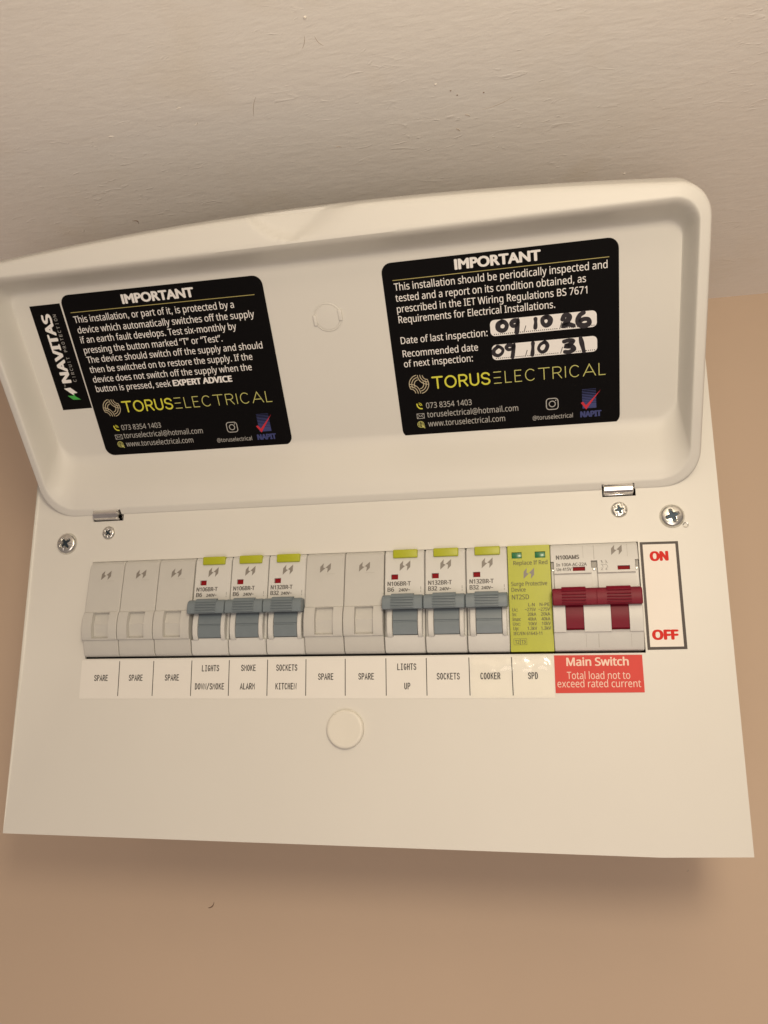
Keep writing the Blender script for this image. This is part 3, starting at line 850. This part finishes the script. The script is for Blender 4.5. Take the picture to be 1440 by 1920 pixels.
build('lettering', t, M['grey_ink'], ms)
lfn = lambda x, z, h: (x, -2.2 - 1.6 * (z - 1.5) / 5.6 - h, z)
for x, z0, z1, w, fn in ((13.6, 44.2, 38.8, .1, mfn), (31.6, 44.2, 38.8, .1, mfn), (18, 44.3, 38.0, .18, mfn), (13.0, 6.8, 1.6, .1, lfn), (30.9, 6.8, 1.6, .1, lfn), (18, 6.9, 1.5, .18, lfn)):
    t = MB(); ribbon(t, [(x, z0), (x, z1)], w, fn, .04, cap=False); build('mould_line', t, M['seam'], ms)

# ================================================================== labels on the cover
P0 = on_plate()
LO = (107, 0, -10)
strip = build('circuit_label_strip', MB().slab(rrect(-1.7, 215.4, -18.9, -1.35, .5, 4), P0, .02, .16), M['paper'], None, LO, smooth=40)
tag(strip, 'long white printed label strip naming each circuit, under the row of modules', 'label strip')
for k, x in enumerate((17.8, 35.0, 53.85, 72.0, 90.2, 108.1, 126.0, 144.2, 161.9, 180.2, 198.15)):
    d = MB(); ribbon(d, [(x - .05, -1.95), (x + .1, -17.7)], .36, P0, .18, cap=False)
    build('divider_line', d, M['black_ink'], strip, LO)
for s_, xc, bz in (('SPARE', 8.8, -10.75), ('SPARE', 26.4, -10.75), ('SPARE', 44.4, -10.75), ('LIGHTS', 63.0, -6.7), ('DOWN/SMOKE', 62.9, -14.75), ('SMOKE', 81.2, -6.7), ('ALARM', 81.0, -14.75),
        ('SOCKETS', 99.2, -6.75), ('KITCHEN', 99.0, -14.8), ('SPARE', 117.2, -10.75), ('SPARE', 135.4, -10.75), ('LIGHTS', 153.3, -6.8), ('UP', 153.5, -14.95), ('SOCKETS', 171.2, -10.9), ('COOKER', 189.0, -10.9), ('SPD', 206.7, -10.9)):
    t = MB(); mono(t, s_, xc, bz, P0, .18); build('lettering', t, M['black_ink'], strip, LO)
tape = MB()
NX, NZ = 60, 24
bumps = [(random.uniform(181, 214), random.uniform(-18, -2), random.uniform(1.0, 2.6), random.uniform(.03, .12)) for _ in range(14)]
def tape_h(x, z):
    h = .36 + .11 * math.sin(x * .85 + z * .4) * math.exp(-((z + 5.0) / 2.6) ** 2) + .035 * math.sin(x * .33 + z * .21) + .30 * math.exp(-((z + 5.6 + .5 * math.sin(x * .5) + .2 * math.sin(x * 1.6)) / 1.7) ** 2) * (1 if 184 < x < 213 else .3)
    for a, b, r, q in bumps: h += q * math.exp(-((x - a) ** 2 + (z - b) ** 2) / r ** 2)
    return h
tv = []; tf = []
for j in range(NZ + 1):
    for i in range(NX + 1):
        x = 180.8 + 34.5 * i / NX + .25 * math.sin(j * 1.1); z = -18.75 + 17.1 * j / NZ; tv.append((x, -tape_h(x, z), z))
for j in range(NZ):
    for i in range(NX):
        a = j * (NX + 1) + i; tf.append((a, a + 1, a + NX + 2, a + NX + 1))
tag(build('clear_tape', tape.add(tv, tf), M['tape'], None, (198, 0, -10), smooth=80), 'piece of wrinkled clear tape stuck over COOKER and SPD on the strip', 'tape')

RO = (233, 0, -9)
red = build('main_switch_label', MB().slab([(215.6, -16.8), (250.85, -16.55), (250.8, -1.55), (215.65, -1.45)], P0, .02, .2), M['redvinyl'], None, RO)
tag(red, 'red label with pale words Main Switch below the dark red toggles', 'label')
for s_, x0, x1, bz, cp, bo in (('Main Switch', 220.5, 245.4, -5.85, 3.4, .15), ('Total load not to', 220.5, 245.6, -11.15, 2.95, .0), ('exceed rated current', 216.5, 249.6, -14.45, 2.95, .0)):
    t = MB(); type_to(t, s_, x0, x1, bz, cp, P0, .22, 'sans', bo); build('lettering', t, M['pale_ink'], red, RO)

OO = (260.8, 0, 22)
on = build('on_off_label', MB().slab([(253.15, .35), (268.6, .5), (268.4, 44.9), (253.1, 45.0)], P0, .02, .17), M['onpaper'], None, OO)
tag(on, 'tall white label with black border reading ON and OFF beside the main switch', 'label')
bd = MB(); o_ = [(253.15, .35), (268.6, .5), (268.4, 44.9), (253.1, 45.0)]; i_ = [(254.25, 1.5), (267.35, 1.55), (267.25, 43.85), (254.2, 43.95)]
bd.flat(o_ + i_, [(0, 1, 5, 4), (1, 2, 6, 5), (2, 3, 7, 6), (3, 0, 4, 7)], P0, .19); build('border', bd, M['brown_ink'], on, OO)
for s_, x0, x1, bz in (('ON', 256.7, 264.2, 36.8), ('OFF', 255.3, 265.7, 4.3)):
    t = MB(); type_to(t, s_, x0, x1, bz, 4.15, P0, .19, 'sans', .42); build('lettering', t, M['bred_ink'], on, OO)

# ================================================================== stickers inside the lid
def put(name, mb, m, parent, org): return build(name, mb, m, parent, org)
def ring_logo(mb, cx, cy, r, fn, h):
    """interlaced rings: concentric circle cut by three curved bands each side"""
    w = .34
    def clip(pts):
        out = []; cur = []
        for p in pts:
            if math.hypot(p[0] - cx, p[1] - cy) <= r: cur.append(p)
            else:
                if len(cur) > 2: out.append(cur)
                cur = []
        if len(cur) > 2: out.append(cur)
        return out
    for k, rr in enumerate((.97, .72, .47)):                       # arcs in the two open quadrants
        for a0 in (95, 275):
            ribbon(mb, arc(cx, cy, r * rr, r * rr, a0 + 8, a0 + 112, 16), w, fn, h + .002 * k)
    ox = r * 1.18
    for sgn in (1, -1):                                            # arcs that bulge in from upper right and lower left
        c = (cx + sgn * ox * .78, cy + sgn * ox * .78)
        for k, rr in enumerate((.98, .74, .50)):
            for q in clip(arc(c[0], c[1], r * rr, r * rr, 0, 360, 60)): ribbon(mb, q, w, fn, h + .01 + .002 * k)
def phone_icon(mb, x, y, fn, h):
    ribbon(mb, smoothpath([(x - 1.0, y + 1.1), (x - .75, y - .1), (x + .1, y - 1.0), (x + 1.1, y - 1.2)], 4), .55, fn, h)
    ribbon(mb, arc(x - .2, y + .2, .75, .75, 5, 85, 5), .26, fn, h + .004); ribbon(mb, arc(x - .2, y + .2, 1.35, 1.35, 5, 85, 5), .26, fn, h + .006)
def mail_icon(mb, x0, x1, y0, y1, fn, h):
    ribbon(mb, [(x0, y0), (x1, y0), (x1, y1), (x0, y1)], .2, fn, h, closed=True)
    ribbon(mb, [(x0, y1), ((x0 + x1) / 2, y0 + .42 * (y1 - y0)), (x1, y1)], .18, fn, h + .004, cap=False)
    ribbon(mb, [(x0, y0), (x0 + .36 * (x1 - x0), y0 + .55 * (y1 - y0))], .16, fn, h + .006, cap=False); ribbon(mb, [(x1, y0), (x0 + .64 * (x1 - x0), y0 + .55 * (y1 - y0))], .16, fn, h + .006, cap=False)
def globe_icon(mb, x, y, fn, h):
    r = 1.45
    ribbon(mb, arc(x, y, r, r, 0, 342, 20), .22, fn, h, closed=True); ribbon(mb, arc(x, y, r * .48, r, 0, 342, 20), .18, fn, h + .003, closed=True)
    for q in (-.6, 0, .6):
        c = math.sqrt(r * r - (q * 1.1) ** 2); ribbon(mb, [(x - c, y + q * 1.1), (x + c, y + q * 1.1)], .18, fn, h + .006, cap=False)
    mb.flat([(x + .35, y - .25), (x + 2.0, y - .95), (x + 1.35, y - 1.15), (x + 1.9, y - 1.8), (x + 1.55, y - 2.0), (x + 1.05, y - 1.4), (x + .75, y - 1.85)], [tuple(range(7))], fn, h + .01)
def camera_icon(mb, x0, x1, y0, y1, fn, h):
    ribbon(mb, rrect(x0 + .2, x1 - .2, y0 + .2, y1 - .2, 1.3, 5), .36, fn, h, closed=True)
    cx, cy = (x0 + x1) / 2, (y0 + y1) / 2
    ribbon(mb, arc(cx, cy, 1.3, 1.3, 0, 342, 20), .36, fn, h + .003, closed=True)
    mb.flat(arc(cx + 1.55, cy + 1.55, .26, .26, 0, 330, 10), [tuple(range(11))], fn, h + .003)
def shared(st, fn, org, d):
    """wordmark and contact lines common to the two stickers; d maps the layout"""
    y = d['y']
    t = MB(); ring_logo(t, d['lx'], d['ly'], 4.45, fn, .2); put('ring_emblem', t, M['sand_ink'], st, org)
    t = MB(); x0, x1 = d['torus']; cap = 5.0
    wd = {'T': .95, 'O': 1.15, 'R': .85, 'U': .9, 'S': .82, '3E': .72, 'L': .62, 'E': .68, 'C': 1.0, 'I': .12, 'A': 1.05}
    def line(word, a, b, sw, m, gap):
        u = sum(wd[g] for g in word) ; k = (b - a - gap * (len(word) - 1)) / u; x = a; q = MB()
        for g in word:
            w = wd[g] * k
            if g == 'I': ribbon(q, [(x + w/2, y), (x + w/2, y + cap)], sw, fn, .2, cap=False)
            else: strokes(q, g, x, y, w, cap, sw, fn, .2)
            x += w + gap
        put('lettering', q, m, st, org)
    line(['T', 'O', 'R', 'U', 'S'], x0 + .2, x1 - .2, .74, M['yel_ink'], .95)
    line(['3E', 'L', 'E', 'C', 'T', 'R', 'I', 'C', 'A', 'L'], d['elec'][0] + .2, d['elec'][1], .36, M['pyel_ink'], 1.15)
    t = MB(); phone_icon(t, d['px'], d['py'], fn, .2); put('phone_symbol', t, M['yel_ink'], st, org)
    t = MB(); mail_icon(t, *d['env'], fn, .2); put('envelope_symbol', t, M['thin_ink'], st, org)
    t = MB(); globe_icon(t, *d['gl'], fn, .2); put('globe_symbol', t, M['pyel_ink'], st, org)
    t = MB(); camera_icon(t, *d['ig'], fn, .2); put('camera_symbol', t, M['thin_ink'], st, org)
    for s_, a, b, bz, cp in d['lines']:
        t = MB(); type_to(t, s_, a, b, bz, cp, fn, .2, 'sans', 0); put('lettering', t, M['thin_ink'], st, org)
    nx0, nx1, ny0, ny1 = d['nap']; t = MB()
    for i in range(9):
        q = ny1 - .4 - i * .72; ribbon(t, [(nx0, q), (nx1, q)], .16 + .055 * i, fn, .2, cap=False)
    t.flat([(nx0 + .1, ny0), (nx1, ny0), (nx1, ny1 - 6.6), (nx0 + .1, ny1 - 6.6)], [(0, 1, 2, 3)], fn, .205)
    type_to(t, 'NAPIT', d['nt'][0], d['nt'][1], d['nt'][2], 2.8, fn, .2, 'sans', .26)
    put('striped_emblem', t, M['blue_ink'], st, org)
    t = MB(); a, b = d['tk']
    t.flat([(a, b + 3.2), (a + 1.0, b + 3.65), (a + 2.15, b + 1.9), (a + 8.45, b + 8.6), (a + 2.2, b)], [(0, 1, 2, 4), (2, 3, 4)], fn, .225)
    put('red_tick', t, M['red_ink'], st, org)

# -- right hand sticker
fnR = on_lid(200.56, 62.64, .0043); oR = lid_pt(200.56, 62.64, LDEP)
sR = build('inspection_sticker', MB().slab(rrect(-47.6, 47.6, -39, 39, 4.2), fnR, .02, .16), M['vinyl'], None, oR)
tag(sR, 'black sticker with handwritten dates in two white boxes inside the lid', 'sticker')
t = MB(); type_to(t, 'IMPORTANT', -17.2, 17.5, 33.3, 4.25, fnR, .2, 'plain', .31); put('lettering', t, M['white_ink'], sR, oR)
t = MB(); ribbon(t, [(-43.4, 31.75), (43.9, 31.75)], .26, fnR, .2, cap=False); put('rule_line', t, M['rule_ink'], sR, oR)
for s_, a, b, bz in (('This installation should be periodically inspected and', -43.1, 43.2, 27.5), ('tested and a report on its condition obtained, as', -43.1, 34.8, 22.9), ('prescribed in the IET Wiring Regulations BS 7671', -43.1, 35.2, 18.3), ('Requirements for Electrical Installations.', -43.0, 22.3, 13.75),
        ('Date of last inspection:', -43.2, -6.0, 4.7), ('Recommended date', -43.1, -10.5, -1.15), ('of next inspection:', -43.1, -13.1, -5.7)):
    t = MB(); type_to(t, s_, a, b, bz, 3.0, fnR, .2, 'sans', .02); put('lettering', t, M['white_ink'], sR, oR)
for y0, y1 in ((4.35, 11.2), (-6.05, .6)):
    pn = build('date_panel', MB().slab(rrect(-4.7, 38.7, y0, y1, 1.9, 6), fnR, .12, .19), M['white_ink'], sR, oR)
    t = MB(); up = y0 + .72; x = -3.1
    while x < 37.9:
        if not (8.6 < x < 10.1 or 23.2 < x < 24.6): t.flat(arc(x, up, .24, .24, 0, 315, 7), [tuple(range(8))], fnR, .21)
        x += .83
    for sx in (9.1, 23.7): ribbon(t, [(sx, up - .3), (sx + .95, up + 2.5)], .3, fnR, .21, cap=False)
    put('dotted_line', t, M['black_ink'], pn, (0, 0, 0))
    put_o = [c for c in pn.children][-1]; put_o.location = -Vector(oR) * S if False else Vector((0, 0, 0))
    put_o.data.transform(Matrix.Translation(-Vector(oR) * S))
    hd = MB()
    if y0 > 0:
        W = [([(.45, 10.1), (-1.2, 9.3), (-1.5, 7.6), (-.2, 6.45), (1.5, 6.8), (2.2, 8.4), (1.4, 9.8), (.35, 10.15)], 1.45), ([(6.7, 9.9), (5.2, 10.1), (4.2, 9.0), (4.9, 7.9), (6.4, 8.3), (6.9, 9.6), (6.6, 7.6), (6.2, 5.1)], 1.35),
             ([(14.2, 10.0), (14.1, 8.2), (13.8, 6.2)], 1.15), ([(18.6, 10.4), (17.1, 9.7), (16.9, 8.1), (18.2, 6.9), (19.7, 7.5), (20.1, 9.2), (19.2, 10.3), (18.4, 10.45)], 1.45),
             ([(25.0, 8.7), (25.8, 10.2), (27.2, 10.3), (27.7, 9.2), (26.6, 7.4), (25.6, 6.1), (27.4, 6.4), (29.4, 5.75)], 1.6), ([(33.6, 10.7), (32.0, 9.8), (31.2, 7.7), (31.9, 5.9), (33.8, 5.2), (35.6, 6.1), (35.4, 7.7), (33.7, 8.1), (32.2, 7.4)], 1.5)]
    else:
        W = [([(-1.9, -.2), (-3.7, -1.5), (-3.9, -3.2), (-2.4, -4.1), (-.6, -3.4), (-.1, -1.7), (-1.2, -.5), (-2.3, -.3)], 1.1), ([(4.4, -.6), (2.7, .05), (1.5, -.9), (2.2, -2.0), (4.0, -1.6), (4.6, -.3), (4.2, -2.6), (3.7, -5.3)], 1.15),
             ([(12.6, -.1), (12.4, -2.5), (12.1, -5.1)], 1.15), ([(17.6, -.1), (15.6, -.9), (14.7, -2.8), (15.8, -4.2), (17.6, -3.7), (18.5, -1.7), (17.7, -.3), (16.9, -.15)], 1.1),
             ([(25.3, -.7), (27.6, -.3), (28.9, -.8), (27.4, -2.2), (26.4, -2.7), (28.3, -3.0), (29.1, -4.2), (27.4, -5.3), (25.5, -5.0)], 1.45), ([(32.1, .3), (32.5, -2.4), (33.3, -5.6)], 1.35)]
    for k, (pts, w) in enumerate(W):
        jit = [(x + random.uniform(-.08, .08), y + random.uniform(-.08, .08)) for x, y in pts]
        ribbon(hd, smoothpath(jit, 5), w * 1.45, fnR, .225 + .004 * k, wf=lambda q, k=k: .92 + .12 * math.sin(7 * q + k))
    ho = build('handwriting', hd, M['marker'], pn, oR)
shared(sR, fnR, oR, dict(y=-16.3, lx=-37.6, ly=-13.9, torus=(-31.7, -6.3), elec=(-5.0, 41.9), px=-38.6, py=-24.1, env=(-40.2, -36.95, -29.85, -27.6), gl=(-38.95, -32.7), ig=(16.65, 22.05, -30.4, -25.0),
    lines=[('073 8354 1403', -35.6, -15.3, -25.3, 2.6), ('toruselectrical@hotmail.com', -35.6, 4.7, -29.6, 2.7), ('www.toruselectrical.com', -35.6, -1.3, -34.0, 2.7), ('@toruselectrical', 10.7, 27.9, -34.55, 2.0)],
    nap=(32.0, 37.85, -30.85, -21.9), nt=(31.0, 40.0, -34.9), tk=(31.4, -31.4)))

# -- narrow maker's sticker, and the left sticker that overlaps it
fnB = on_lid(-3.2, 74.7, 0.0); oB = lid_pt(-3.2, 74.7, LDEP)
sB = build('brand_sticker', MB().slab([(-7.65, -25), (7.65, -25), (7.65, 25), (-7.65, 25)], fnB, .02, .1), M['vinyl'], None, oB)
tag(sB, 'narrow upright black sticker with a green and white emblem tucked under the wider one', 'sticker')
t = MB(); type_to(t, 'NAVITAS', -11.9, 20.9, -1.45, 4.9, fnB, .13, 'sans', .45, turn=True); put('lettering', t, M['white_ink'], sB, oB)
t = MB()
s_ = 'CIRCUIT PROTECTION'; n = len(s_)
for i, ch in enumerate(s_):
    if ch == ' ': continue
    xx = -11.6 + (32.0 / (n - .3)) * i
    w = .35 if ch == 'I' else 1.15
    type_to(t, ch, xx + (.4 if ch == 'I' else 0), xx + (.4 if ch == 'I' else 0) + w, -4.1, 1.5, fnB, .13, 'sans', 0.0, turn=True)
type_to(t, 'TM', -13.9, -12.6, 2.2, .8, fnB, .13, 'sans', 0.0, turn=True)
put('lettering', t, M['thin_ink'], sB, oB)
t = MB(); t.flat([(-3.6, -14.4), (-.2, -14.2), (2.7, -17.0), (.5, -17.2), (.9, -18.4), (-1.3, -16.6)], [(0, 1, 2, 3, 4, 5)], fnB, .13); put('white_bolt', t, M['white_ink'], sB, oB)
t = MB(); t.flat([(-2.9, -18.0), (-.2, -18.3), (1.0, -17.4), (.9, -18.5), (3.4, -20.4), (-.6, -20.2)], [(0, 1, 2, 3, 4, 5)], fnB, .132); put('green_bolt', t, M['green_ink'], sB, oB)

fnL = lambda u, v, h: on_lid(52.92, 63.63, -.0062)(u, v, h + .12); oL = lid_pt(52.92, 63.63, LDEP)
sL = build('test_sticker', MB().slab(rrect(-47.7, 47.7, -39.1, 39.1, 4.2), fnL, .01, .16), M['vinyl'], None, oL)
tag(sL, 'black sticker with eight lines of test instructions inside the lid, overlapping a narrow one', 'sticker')
t = MB(); type_to(t, 'IMPORTANT', -18.3, 16.1, 32.7, 4.25, fnL, .2, 'plain', .31); put('lettering', t, M['white_ink'], sL, oL)
t = MB(); ribbon(t, [(-44.5, 31.15), (43.3, 31.15)], .26, fnL, .2, cap=False); put('rule_line', t, M['rule_ink'], sL, oL)
for s_, a, b, bz in (('This installation, or part of it, is protected by a', -44.0, 33.0, 26.4), ('device which automatically switches off the supply', -43.7, 41.4, 21.55), ('if an earth fault develops. Test six-monthly by', -43.7, 32.1, 16.95), ('pressing the button marked \u201cT\u201d or \u201cTest\u201d.', -43.6, 24.4, 12.15),
        ('The device should switch off the supply and should', -43.5, 42.3, 7.55), ('then be switched on to restore the supply. If the', -43.5, 36.6, 2.8), ('device does not switch off the supply when the', -43.4, 35.3, -1.95), ('button is pressed, seek', -43.3, -5.2, -6.6)):
    t = MB(); type_to(t, s_, a, b, bz, 3.0, fnL, .2, 'sans', .02); put('lettering', t, M['white_ink'], sL, oL)
t = MB(); type_to(t, 'EXPERT ADVICE', -4.2, 24.9, -6.6, 2.95, fnL, .2, 'sans', .22); put('lettering', t, M['white_ink'], sL, oL)
shared(sL, fnL, oL, dict(y=-17.35, lx=-38.1, ly=-14.9, torus=(-32.4, -6.8), elec=(-5.9, 41.9), px=-38.8, py=-25.2, env=(-40.6, -37.0, -30.9, -28.65), gl=(-39.1, -33.6), ig=(16.9, 22.5, -31.2, -25.9),
    lines=[('073 8354 1403', -36.1, -15.6, -26.4, 2.6), ('toruselectrical@hotmail.com', -36.1, 4.7, -30.6, 2.7), ('www.toruselectrical.com', -36.1, -1.2, -35.0, 2.7), ('@toruselectrical', 10.8, 28.3, -35.65, 2.0)],
    nap=(32.7, 38.6, -31.65, -22.7), nt=(31.0, 40.4, -35.75), tk=(31.5, -32.1)))
